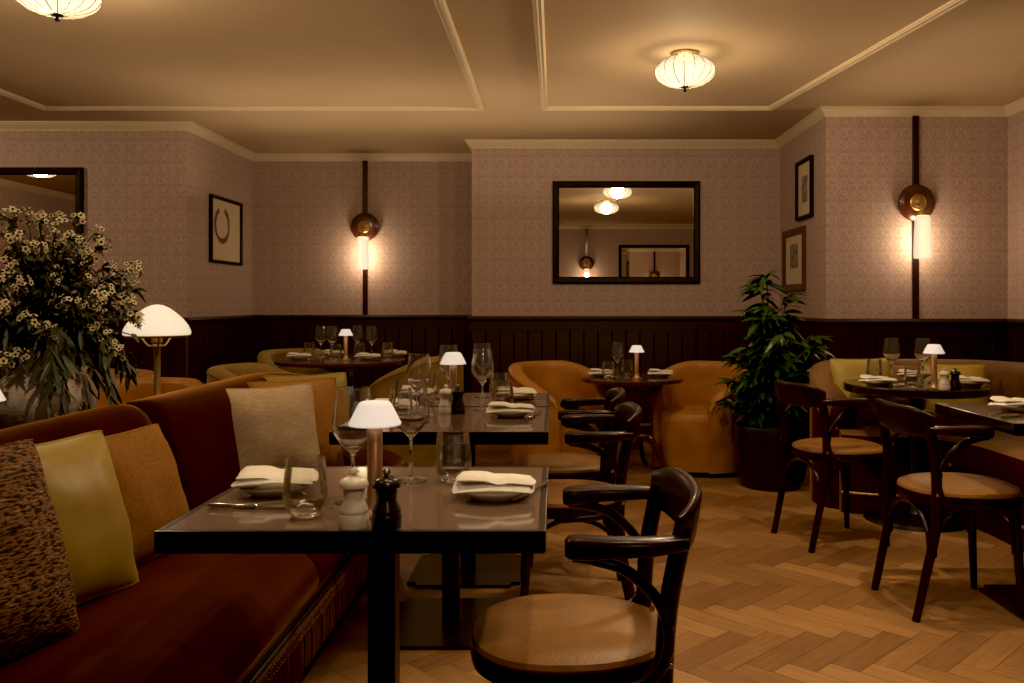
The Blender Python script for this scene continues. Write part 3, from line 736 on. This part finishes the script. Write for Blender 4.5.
# ---------------------------------------------------------------- banquette (left)
bq = empty('banquette', (-1.0,2.0,0), 0, 'long rust brown velvet banquette with bullion fringe along the left side', 'bench')
def bpart(mb, name, m, angle=50):
    o = mb.obj(name, m, bq, angle=angle)
    for v in o.data.vertices: v.co -= Vector((-1.0,2.0,0))
    return o
def backsec(y0, y1, dx, dz, endcurve):
    prof = catmull([(-1.44,.02,0),(-1.44,.40,0),(-1.435,.76,0),(-1.41,.825,0),(-1.35,.862,0),(-1.285,.850,0),(-1.25,.80,0),(-1.235,.74,0),(-1.20,.60,0),(-1.17,.46,0),(-1.15,.36,0),(-1.15,.02,0)], 5)
    ys = [y0, y0+.008, y0+.03]+[y0+.03+(y1-.20-y0)*k/12 for k in range(1, 12)]+[y1-.17, y1-.12, y1-.07, y1-.03, y1]
    rings = []
    for i, y in enumerate(ys):
        e = 0
        if i == 0: e = .014
        if i == 1: e = .004
        t = max(0, (y-(y1-.5))/.5) if endcurve else 0
        f = 1-.13*t**1.8; q = []
        last = (y == y1)*.02+(abs(y-(y1-.03)) < 1e-6)*.006
        for p in prof:
            x = p.x+(dx if p.x > -1.36 else dx*.3)*(1 if p.y > .3 else .5); z = p.y*(1+dz*(p.y > .5))
            if z > .45: z = .45+(z-.45)*f
            cx = -1.31; ee = e+last
            x = cx+(x-cx)*(1-ee*4); z = z-ee*(z > .6)
            x += .35*t*t*.25
            q.append((x, y, z))
        rings.append(q)
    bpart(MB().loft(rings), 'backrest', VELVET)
backsec(-.62, 2.72, 0, 0, False); backsec(2.725, 4.30, .045, .0, True)
def seatsec(y0, y1):
    prof = [(-1.17,.31,0),(-1.17,.455,0),(-1.0,.468,0),(-.86,.465,0),(-.785,.450,0),(-.735,.42,0),(-.706,.38,0),(-.699,.345,0),(-.712,.318,0)]
    prof = catmull(prof, 4)
    rings = []
    for y, s in ((y0, .02), (y0+.006, .006), (y0+.02, 0), (y1-.02, 0), (y1-.006, .006), (y1, .02)):
        rings.append([(p.x-(s if p.x > -.9 else 0), y, p.y-(s if p.y > .4 else 0)) for p in prof])
    bpart(MB().loft(rings), 'seat_cushion', VELVETS)
seatsec(-.60, 2.60); seatsec(2.605, 4.22)
bpart(MB().box(-1.2,-.715,-.6,4.22,.262,.33), 'valance', VELVETL)
bpart(MB().box(-1.40,-.78,-.6,4.20,0,.265), 'plinth', BLACKM)
mb = MB(); mb.tube([(-.708,-.6,.287),(-.708,4.22,.287)], .009, 8); mb.tube([(-.706,-.6,.309),(-.706,4.22,.309)], .004, 6); bpart(mb, 'piping', PIPE)
mb = MB(); rd = random.Random(3)
mb.box(-.712,-.700,-.6,4.22,.238,.278,.002)
yb = -.3
while yb < 4.21:
    for zz in (.268, .248): mb.lathe([(0,-.006),(.005,-.003),(.005,.003),(0,.006)], 5, M=Matrix.Translation((-.698,yb+(zz < .26)*.008,zz)))
    yb += .017
y = -.2
while y < 4.21:
    mb.tube([(-.700,y,.266),(-.696,y+rd.uniform(-.002,.002),.21),(-.698,y+rd.uniform(-.003,.003),.150)], [.0030,.0038,.0034], 5); y += .019 if rd.random() < .75 else .032
o = bpart(mb, 'bullion_fringe', FRINGE); o['kind'] = 'stuff'

# ---------------------------------------------------------------- pillows (local: stands on z=0 edge, face normal +X)
def pillow(name_label, m, loc, yaw, lean, w=.42, h=.42, th=.13, roll=0, group='scatter cushions on the banquette', pipem=None, tassel=False, sag=.0):
    r = empty('throw_pillow', loc, 0, name_label, 'pillow', group)
    r.rotation_euler = (roll, -lean, yaw)
    n = 22; top, bot = [], []
    def pt(u, v, s):
        k = .065; cr = 1-.035*(u*u*v*v)**3
        x = u*(1-k*(1-v*v)*1.0)*w/2; z = v*(1-k*(1-u*u))*h/2
        e = (max(0, 1-u**4)*max(0, 1-v**4))**.5
        tt = th/2*e*(.40+.60*((1-u*u)*(1-v*v))**.5)*1.12
        wr = .014*noise.noise(Vector((u*2+loc[0]*9, v*2+loc[1]*7, s)))+.004*noise.noise(Vector((u*6, v*6+loc[1], s*2)))
        return Vector((s*(tt+wr*e), x*cr, z*cr+h/2))
    for j in range(n+1):
        for i in range(n+1):
            u = math.sin((i/n*2-1)*PI/2*.98)/math.sin(PI/2*.98); v = math.sin((j/n*2-1)*PI/2*.98)/math.sin(PI/2*.98)
            top.append(pt(u, v, 1)); bot.append(pt(u, v, -1))
    I = lambda i, j: j*(n+1)+i
    fs = []; q = len(top)
    for j in range(n):
        for i in range(n):
            fs.append((I(i,j), I(i+1,j), I(i+1,j+1), I(i,j+1))); fs.append((q+I(i,j), q+I(i,j+1), q+I(i+1,j+1), q+I(i+1,j)))
    mb = MB(); mb.add(top+bot, fs); bmesh.ops.remove_doubles(mb.bm, verts=list(mb.bm.verts), dist=.0008)
    mb.obj('cover', m, r, angle=80)
    edge = [pt(-1+2*k/16, -1, 0) for k in range(16)]+[pt(1, -1+2*k/16, 0) for k in range(16)]+[pt(1-2*k/16, 1, 0) for k in range(16)]+[pt(-1, 1-2*k/16, 0) for k in range(16)]
    rings = []
    L = len(edge)
    for i, p in enumerate(edge):
        t = (edge[(i+1) % L]-edge[(i-1) % L]).normalized(); a = Vector((1,0,0)); b = t.cross(a).normalized()
        rings.append([p+a*math.cos(2*PI*k/6)*.0045+b*math.sin(2*PI*k/6)*.0045 for k in range(6)])
    MB().loft(rings, loop=True).obj('piping', pipem or m, r)
    if tassel:
        mb = MB(); rd = random.Random(5)
        for k in range(26):
            a = rd.uniform(-.012,.012); b = rd.uniform(-.015,.015)
            mb.tube([(0,-w/2+.01,.02),(a*.6,-w/2-.01+b*.4,-.015),(a,-w/2-.012+b,-.075)], .0018, 4)
        mb.obj('tassel', m, r)
    return r
SZ = .468
D = math.radians
pillow('large brown and cream tweed pillow nearest the camera on the banquette', TWEED, (-1.065,1.66,SZ), D(-14), D(17), .42, .43, .19)
pillow('plain yellow satin pillow between the tweed and mustard pillows', YELLOW, (-1.095,1.99,SZ), D(-16), D(17), .40, .40, .17)
pillow('mustard wool pillow beside the left end of the nearest square table', MUSTARD, (-1.095,2.36,SZ), D(-12), D(20), .40, .37, .15)
pillow('pale yellow pillow peeking out behind the tweed pillow at the left edge', YELLOW, (-1.165,1.80,SZ+.02), D(-6), D(12), .36, .37, .07)
pillow('beige linen pillow with piping behind the plate of the nearest table', LINEN, (-1.045,3.28,SZ), D(-50), D(17), .38, .40, .17)
pillow('mustard pillow half hidden behind the beige linen pillow', MUSTARD, (-1.03,3.52,SZ), D(-54), D(14), .38, .40, .15)
pillow('olive yellow pillow last in the far banquette group, beside the stem glass', OLIVEP, (-1.06,3.76,SZ), D(-57), D(10), .38, .40, .15)

# ---------------------------------------------------------------- booth (right)
bo = empty('curved_booth', (2.1,5.0,0), 0, 'curved booth sofa in rust and olive velvet along the right wall', 'sofa')
def opart(mb, name, m, angle=60):
    o = mb.obj(name, m, bo, angle=angle)
    for v in o.data.vertices: v.co -= Vector((2.1,5.0,0))
    return o
bp = catmull([(1.64,4.98,0),(1.60,5.12,0),(1.65,5.30,0),(1.82,5.43,0),(2.05,5.45,0),(2.35,5.44,0),(2.60,5.36,0),(2.74,5.15,0),(2.78,4.85,0),(2.78,4.3,0),(2.78,3.7,0),(2.78,3.0,0),(2.78,2.2,0)], 6)
rings = []
for i, p in enumerate(bp):
    t = (bp[min(i+1, len(bp)-1)]-bp[max(i-1, 0)]).normalized(); nn = Vector((-t.y, t.x, 0))   # outward (away from seat)
    s = i/6
    h = .60+.22*math.sin(min(1, s/2.4)*PI/2)**.9
    if i == 0: h -= .03
    w = .085
    q = [p+nn*.08*1+Vector((0,0,.0)), p+nn*.082+Vector((0,0,h-.16)), p+nn*.085+Vector((0,0,h-.05))]
    for j in range(1, 6):
        b = PI*j/6; q.append(p+nn*(.085*math.cos(b))+Vector((0,0,h-.045+.045*math.sin(b))))
    q += [p-nn*.085+Vector((0,0,h-.06)), p-nn*.075+Vector((0,0,h-.16)), p-nn*.06+Vector((0,0,.40)), p-nn*.06]
    rings.append(q)
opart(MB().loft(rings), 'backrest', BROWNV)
BZ = True
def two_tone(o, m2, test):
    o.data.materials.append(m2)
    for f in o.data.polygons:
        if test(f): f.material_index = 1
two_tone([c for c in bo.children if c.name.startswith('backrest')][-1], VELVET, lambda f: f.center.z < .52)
# rolled arm front
opart(MB().lathe([(0,0),(.066,0),(.073,.01),(.075,.03),(.073,.06),(.06,.075),(0,.08)], 28, M=Matrix.Translation((1.645,4.985,.545)) @ Matrix.Rotation(D(90), 4, 'X')), 'arm_scroll', VELVET)
opart(MB().box(1.582,1.708,4.93,5.02,.0,.52,.02), 'arm_front', VELVET)
inner = catmull([(1.60,4.84,0),(1.78,4.75,0),(2.0,4.68,0),(2.14,4.5,0),(2.17,4.2,0),(2.17,3.7,0),(2.17,3.0,0),(2.17,2.2,0)], 8)
outer = catmull([(1.64,5.2,0),(1.78,5.36,0),(2.1,5.38,0),(2.55,5.32,0),(2.70,5.0,0),(2.72,4.2,0),(2.72,3.0,0),(2.72,2.2,0)], 8)
rings = []
for a, b in zip(inner, outer):
    d = (b-a).normalized()
    rings.append([a+Vector((0,0,.30))+d*.02, a+Vector((0,0,.34)), a+Vector((0,0,.40)), a+d*.02+Vector((0,0,.435)), a+d*.07+Vector((0,0,.453)), a.lerp(b, .5)+Vector((0,0,.460)), b+Vector((0,0,.455)), b+Vector((0,0,.30))])
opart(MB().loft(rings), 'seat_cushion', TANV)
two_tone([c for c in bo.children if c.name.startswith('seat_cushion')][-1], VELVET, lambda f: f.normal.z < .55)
rings = [[a+Vector((0,0,.0))+(b-a)*.06, a+Vector((0,0,.30))+(b-a)*.05, b+Vector((0,0,.30)), b] for a, b in zip(inner, outer)]
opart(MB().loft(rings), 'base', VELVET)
mb = MB(); mb.tube([a+(b-a)*.05+Vector((0,0,.115)) for a, b in zip(inner, outer)], .008, 6); opart(mb, 'trim_band', BRASS)
BG = 'scatter cushions in the booth'
pillow('olive yellow satin pillow with a tassel leaning at the left end of the booth', YELLOWD, (1.83,5.05,.46), D(-78), D(16), .40, .40, .12, group=BG, tassel=True)
pillow('yellow pillow in the booth behind the salt and pepper mills', YELLOW, (2.36,5.10,.46), D(-102), D(14), .36, .36, .12, group=BG)
pillow('rust pillow in the booth between the two yellow ones', BROWNP, (2.13,5.18,.46), D(-90), D(12), .34, .35, .10, group=BG)

# ---------------------------------------------------------------- console, urn, flowers, mushroom lamp
cs = empty('console_table', (-1.66,2.95,0), 0, 'narrow dark wood console standing behind the banquette back', 'table')
MB().box(-.17,.17,-.85,.85,.69,.7195,.006).obj('table_top', MAHOG, cs, smooth=False)
for sx in (-1, 1):
    for sy in (-1, 1): MB().box(sx*.145-.02, sx*.145+.02, sy*.80-.02, sy*.80+.02, 0, .69, .003).obj('leg', MAHOG, cs, smooth=False)
UX, UY = -1.60, 2.72
ur = empty('stone_urn', (UX,UY,.72), 0, 'mottled stone urn holding the big flower arrangement, behind the banquette', 'vase')
MB().lathe([(0,0),(.085,0),(.09,.012),(.075,.03),(.085,.05),(.125,.085),(.150,.13),(.152,.165),(.135,.20),(.105,.222),(.088,.238),(.085,.275),(.098,.30),(.104,.31),(.098,.316),(.085,.31),(.076,.28),(.076,.2),(0,.19)], 48).obj('body', STONE, ur)
for sx in (-1, 1):
    a = D(-10)+(0 if sx > 0 else PI)
    P = catmull([(.10,0,.295),(.135,0,.30),(.145,0,.26),(.130,0,.21)], 5)
    MB().tube([(p.x*math.cos(a), p.x*math.sin(a), p.z) for p in P], .011, 8).obj('handle', STONE, ur)
fa = empty('flower_arrangement', (UX,UY,1.0), 0, 'large bouquet of cream waxflower and eucalyptus filling the stone urn', 'flowers')
rd = random.Random(11)
def leaf(mb, p, d, L, W, droop, rd, fold=.3):
    d = d.normalized(); side = d.cross(Vector((0,0,1)))
    side = side.normalized() if side.length > .05 else Vector((1,0,0))
    up = side.cross(d).normalized()
    ang = rd.uniform(-.9,.9); side, up = side*math.cos(ang)+up*math.sin(ang), up*math.cos(ang)-side*math.sin(ang)
    n = 5; vs = []
    for i in range(n+1):
        t = i/n; w = W/2*math.sin(PI*min(1, t*.92+.04))**.8*(1-.25*t)
        if i == n: w = .0005
        c = p+d*L*t+Vector((0,0,-droop*L*t*t))
        vs += [c+side*w+up*w*fold, c, c-side*w+up*w*fold]
    fs = []
    for i in range(n):
        fs += [(3*i,3*i+1,3*i+4,3*i+3), (3*i+1,3*i+2,3*i+5,3*i+4)]
    mb.add(vs, fs)
stems = MB(); fol = MB(); eucal = MB(); buds = MB(); tips = []
for k in range(150):
    a = rd.uniform(0, 2*PI); el = rd.uniform(-.60, 1.45)
    R0 = rd.uniform(.17, .29)*(1.05 if el > 1.0 else 1.0)
    d = Vector((math.cos(a)*math.cos(el), math.sin(a)*math.cos(el), math.sin(el)))
    tip = Vector((d.x*R0*1.1, d.y*R0*.9, .10+d.z*R0*1.15))
    P = catmull([(d.x*.03,d.y*.03,-.04), (d.x*.06,d.y*.06,.06), (tip.x*.6,tip.y*.6,tip.z*.62+.05), tip], 4)
    stems.tube(P, .0018, 4)
    for q in range(24):
        i = rd.randint(3, len(P)-1); p = P[i]
        dd = Vector((d.x+rd.uniform(-1,1), d.y+rd.uniform(-1,1), d.z*.5+rd.uniform(-.8,.7)))
        leaf(fol if q % 3 else eucal, p, dd, rd.uniform(.022,.050), rd.uniform(.011,.019), rd.uniform(.1,.7), rd)
    tips.append((P[-1], d))
# drooping eucalyptus strands over the rim
for k in range(12):
    a = rd.uniform(0, 2*PI) if k > 6 else rd.uniform(-1.1, .6)
    r1 = rd.uniform(.10,.26); zz = rd.uniform(-.20, .02)
    d = Vector((math.cos(a), math.sin(a), 0))
    P = catmull([d*.05+Vector((0,0,.04)), d*(.6*r1+.05)+Vector((0,0,.10)), d*(r1+.03)+Vector((0,0,.02)), d*(r1+.055)+Vector((0,0,zz))], 5)
    stems.tube(P, .0016, 4)
    for p in P[4:]:
        for s in (-1, 1):
            leaf(eucal, p, Vector((d.x*.4+rd.uniform(-.6,.6), d.y*.4+rd.uniform(-.6,.6), -1.0)), rd.uniform(.06,.095), rd.uniform(.014,.021), 0, rd)
    for q in range(14):
        p = P[rd.randint(6, len(P)-1)]+Vector((rd.uniform(-.02,.02), rd.uniform(-.02,.02), rd.uniform(-.02,.02)))
        buds.lathe([(0,-.003),(.003,0),(0,.003)], 5, M=Matrix.Translation(p))
# a few tall eucalyptus sprigs
for (dx, dy, h) in ((-.03,.05,.36),(-.17,0,.30),(.10,.02,.27),(.02,-.08,.30)):
    P = catmull([(0,0,0), (dx*.5,dy*.5,h*.5), (dx,dy,h)], 6); stems.tube(P, .002, 4)
    for i, p in enumerate(P[4:]):
        for s in (-1, 1): leaf(eucal, p, Vector((s*.9, rd.uniform(-.6,.6), .45)), .034, .026, .1, rd, .1)
stems.obj('stem', STEM, fa)
o = fol.obj('foliage', LEAF2, fa); o['kind'] = 'stuff'
o = eucal.obj('eucalyptus_leaf', LEAF2, fa); o['kind'] = 'stuff'
o = buds.obj('seed_bud', BUD, fa); o['kind'] = 'stuff'
def blossom():
    mb = MB(); eye = mb
    for q in range(8):
        c = Vector((rd.uniform(-.017,.017), rd.uniform(-.017,.017), rd.uniform(-.015,.015)))
        nrm = (c*25+Vector((rd.uniform(-.5,.5), -.5+rd.uniform(-.5,.5), .3))).normalized()
        M = Matrix.Translation(c) @ nrm.to_track_quat('Z', 'Y').to_matrix().to_4x4()
        for k in range(5):
            a = 2*PI*k/5; x, y = math.cos(a), math.sin(a)
            vs = [(x*.0015,y*.0015,0), (x*.005-y*.0032,y*.005+x*.0032,.0012), (x*.0082,y*.0082,.0005), (x*.005+y*.0032,y*.005-x*.0032,.0012)]
            mb.add(vs, [(0,1,2,3)], M)
        nf = len(mb.bm.faces); eye.lathe([(0,.0032),(.0026,.002),(.0026,0)], 7, M=M)
        mb.bm.faces.ensure_lookup_table()
        for f in mb.bm.faces[nf:]: f.material_index = 1
    return mb
bl = []
for v in range(4):
    p = blossom().obj('blossom_cluster', PETAL, fa, smooth=False); p.data.materials.append(PEYE)
    bl.append(p)
tips.sort(key=lambda t: -t[0].z+t[0].y*1.2-.25*abs(t[0].x))
cand = [t for t in tips if t[0].y < .18 or t[0].z > .15][:98]
for i, (p, d) in enumerate(cand):
    if i < 4: c = bl[i]
    else:
        c = bl[i % 4].copy(); COL.objects.link(c); c.parent = fa
    c.location = p+Vector(d)*.01; c.rotation_euler = (rd.uniform(-.4,.4), rd.uniform(-.4,.4), rd.uniform(-1,1)); s = rd.uniform(1.0,1.6); c.scale = (s, s, s)
mu = empty('mushroom_lamp', (-1.50,3.28,.732), 0, 'brass table lamp with glowing opal mushroom shade behind the banquette', 'table lamp')
MB().lathe([(.117,.318),(.119,.324),(.118,.333),(.110,.352),(.092,.377),(.066,.402),(.042,.420),(.020,.430),(0,.433)], 44).obj('lamp_shade', SH_MUSH, mu)
MB().lathe([(0,-.012),(.075,-.012),(.078,.0),(.06,.018),(.02,.028),(.0125,.05),(.0115,.15),(.0125,.265),(.018,.272),(.018,.278),(.013,.284),(.02,.29),(.02,.318),(0,.32)], 28).obj('stand', BRASS, mu)
mb = MB()
for k in range(3):
    a = k*2*PI/3+PI; P = catmull([(.012,0,.278),(.03,0,.276),(.045,0,.288),(.055,0,.302),(.07,0,.309),(.085,0,.31)], 4)
    mb.tube([(p.x*math.cos(a), p.x*math.sin(a), p.z) for p in P], .0035, 6)
mb.lathe([(.080,.308),(.108,.310),(.114,.316),(.110,.318),(.080,.314)], 40, closed=True)
mb.obj('shade_carrier', BRASS, mu)
light('POINT', (-1.50,3.28,.72+.345), 6, r=.03)
pb = place(TL, U['TL'], (-1.575,2.40,.7205), 0, 'small table lamp at the left edge behind the urn, a bit of white shade showing')

# ---------------------------------------------------------------- potted plant
pp = empty('potted_plant', (1.385,5.56,0), 0, 'leafy green plant in a round black planter between tub chair and booth', 'plant')
MB().lathe([(0,0),(.165,0),(.18,.01),(.205,.06),(.228,.20),(.232,.38),(.228,.395),(.215,.395),(.212,.36),(0,.36)], 44).obj('pot', POT, pp)
MB().lathe([(.213,.355),(.15,.372),(.08,.378),(0,.38)], 28).obj('soil', SOIL, pp)
st = MB(); lf = MB(); rd = random.Random(21)
for k in range(40):
    a = rd.uniform(0, 2*PI); top = rd.uniform(.50,1.14); spread = rd.uniform(.08,.30)*(1.0 if top < .98 else .6)
    if k == 0: a, top, spread = 2.2, 1.34, .05
    if k == 1: a, top, spread = .3, 1.22, .13
    if k == 2: a, top, spread = 2.9, 1.28, .08
    P = catmull([(.05*math.cos(a),.05*math.sin(a),.37), (.07*math.cos(a),.07*math.sin(a),.37+(top-.37)*.5), (spread*.6*math.cos(a),spread*.6*math.sin(a),.37+(top-.37)*.82), (spread*math.cos(a),spread*math.sin(a),top)], 5)
    st.tube(P, .005, 6)
    L = len(P)
    for i in range(5 if k > 2 else 9, L):
        for q in range(3 if i < L-1 else 7):
            b = rd.uniform(0, 2*PI)
            d = Vector((math.cos(b)+.5*math.cos(a), math.sin(b)+.5*math.sin(a), rd.uniform(-.45,.55)))
            leaf(lf, P[i], d, rd.uniform(.09,.16), rd.uniform(.032,.048), rd.uniform(.15,.55), rd, .25)
st.obj('stem', STEM, pp); o = lf.obj('foliage', LEAF, pp); o['kind'] = 'stuff'

# ---------------------------------------------------------------- downlights (out of frame above), added fill lights without fixtures, world
def spot(x, y, w, size=70, r=.03, blend=.5, tx=0, ty=0):
    light('SPOT', (x, y, CZ-.03), w, (1,.74,.46), r, rot=(ty, tx, 0), spot=size, blend=blend)
def aimed_fill(loc, to, w, size, r=.03):  # added spots with no fixture, brightening chosen things
    q = (Vector(to)-Vector(loc)).to_track_quat('-Z', 'Y').to_euler(); light('SPOT', loc, w, (1,.74,.46), r, rot=q, spot=size, blend=.7)
aimed_fill((-.7,1.5,CZ-.05), (-1.65,2.75,1.05), 45, 38)  # added spot to brighten flowers and urn
aimed_fill((.25,.35,2.35), (-.36,1.88,.78), 34, 26, .04)  # added spot near the camera, lifts the nearest table
aimed_fill((1.5,3.9,CZ-.03), (1.85,5.02,.6), 34, 40)  # added spot to lift the left end of the booth
spot(.25, 1.75, 26, 75)
spot(-.45, 2.6, 24, 80)
spot(1.35, 3.2, 66, 80)
spot(1.0, 1.9, 68, 80)
spot(-1.2, 1.2, 9, 80)
aimed_fill((-.25,1.7,CZ-.03), (-.40,1.9,.75), 26, 28)  # added spot to brighten items on the nearest table
for (x, y, sx, sy, p) in ((-1.9,3.6,3.2,3.6,6), (.9,3.6,2.4,3.6,1.5), (-.9,6.1,3.4,1.6,12), (2.2,4.9,1.2,1.6,3)):  # unseen upward area lights added to brighten the ceiling evenly
    l = bpy.data.lights.new('ceiling_fill_light', 'AREA'); l.shape = 'RECTANGLE'; l.size = sx; l.size_y = sy; l.energy = p; l.color = (1,.72,.44)
    o = bpy.data.objects.new('ceiling_fill_light', l); COL.objects.link(o); o.location = (x, y, 1.95); o.rotation_euler = (PI,0,0)
w = bpy.data.worlds.new('world'); bpy.context.scene.world = w; w.use_nodes = True
w.node_tree.nodes['Background'].inputs[0].default_value = (.9,.6,.4,1); w.node_tree.nodes['Background'].inputs[1].default_value = .01

# ---------------------------------------------------------------- camera
cam = bpy.data.cameras.new('camera'); co = bpy.data.objects.new('camera', cam); COL.objects.link(co)
F = 870.0; X0, H = 555.0, 303.0
cam.sensor_width = 36; cam.lens = F/1024*36; cam.sensor_fit = 'HORIZONTAL'
cam.shift_x = (512-X0)/1024; cam.shift_y = (H-341.5)/1024
co.location = (0,0,1.17); co.rotation_euler = (PI/2,0,0); cam.clip_start = .05
S = bpy.context.scene; S.camera = co
S.view_settings.view_transform = 'Standard'; S.view_settings.look = 'None'; S.view_settings.exposure = 0.0
S.view_settings.use_curve_mapping = True; cm = S.view_settings.curve_mapping; cm.black_level = (.0035,.0035,.0035); cm.update()
S.cycles.max_bounces = 10; S.cycles.transparent_max_bounces = 24; S.cycles.glossy_bounces = 6
S.cycles.caustics_reflective = False; S.cycles.caustics_refractive = False
S.cycles.use_denoising = True; S.cycles.sample_clamp_indirect = 3
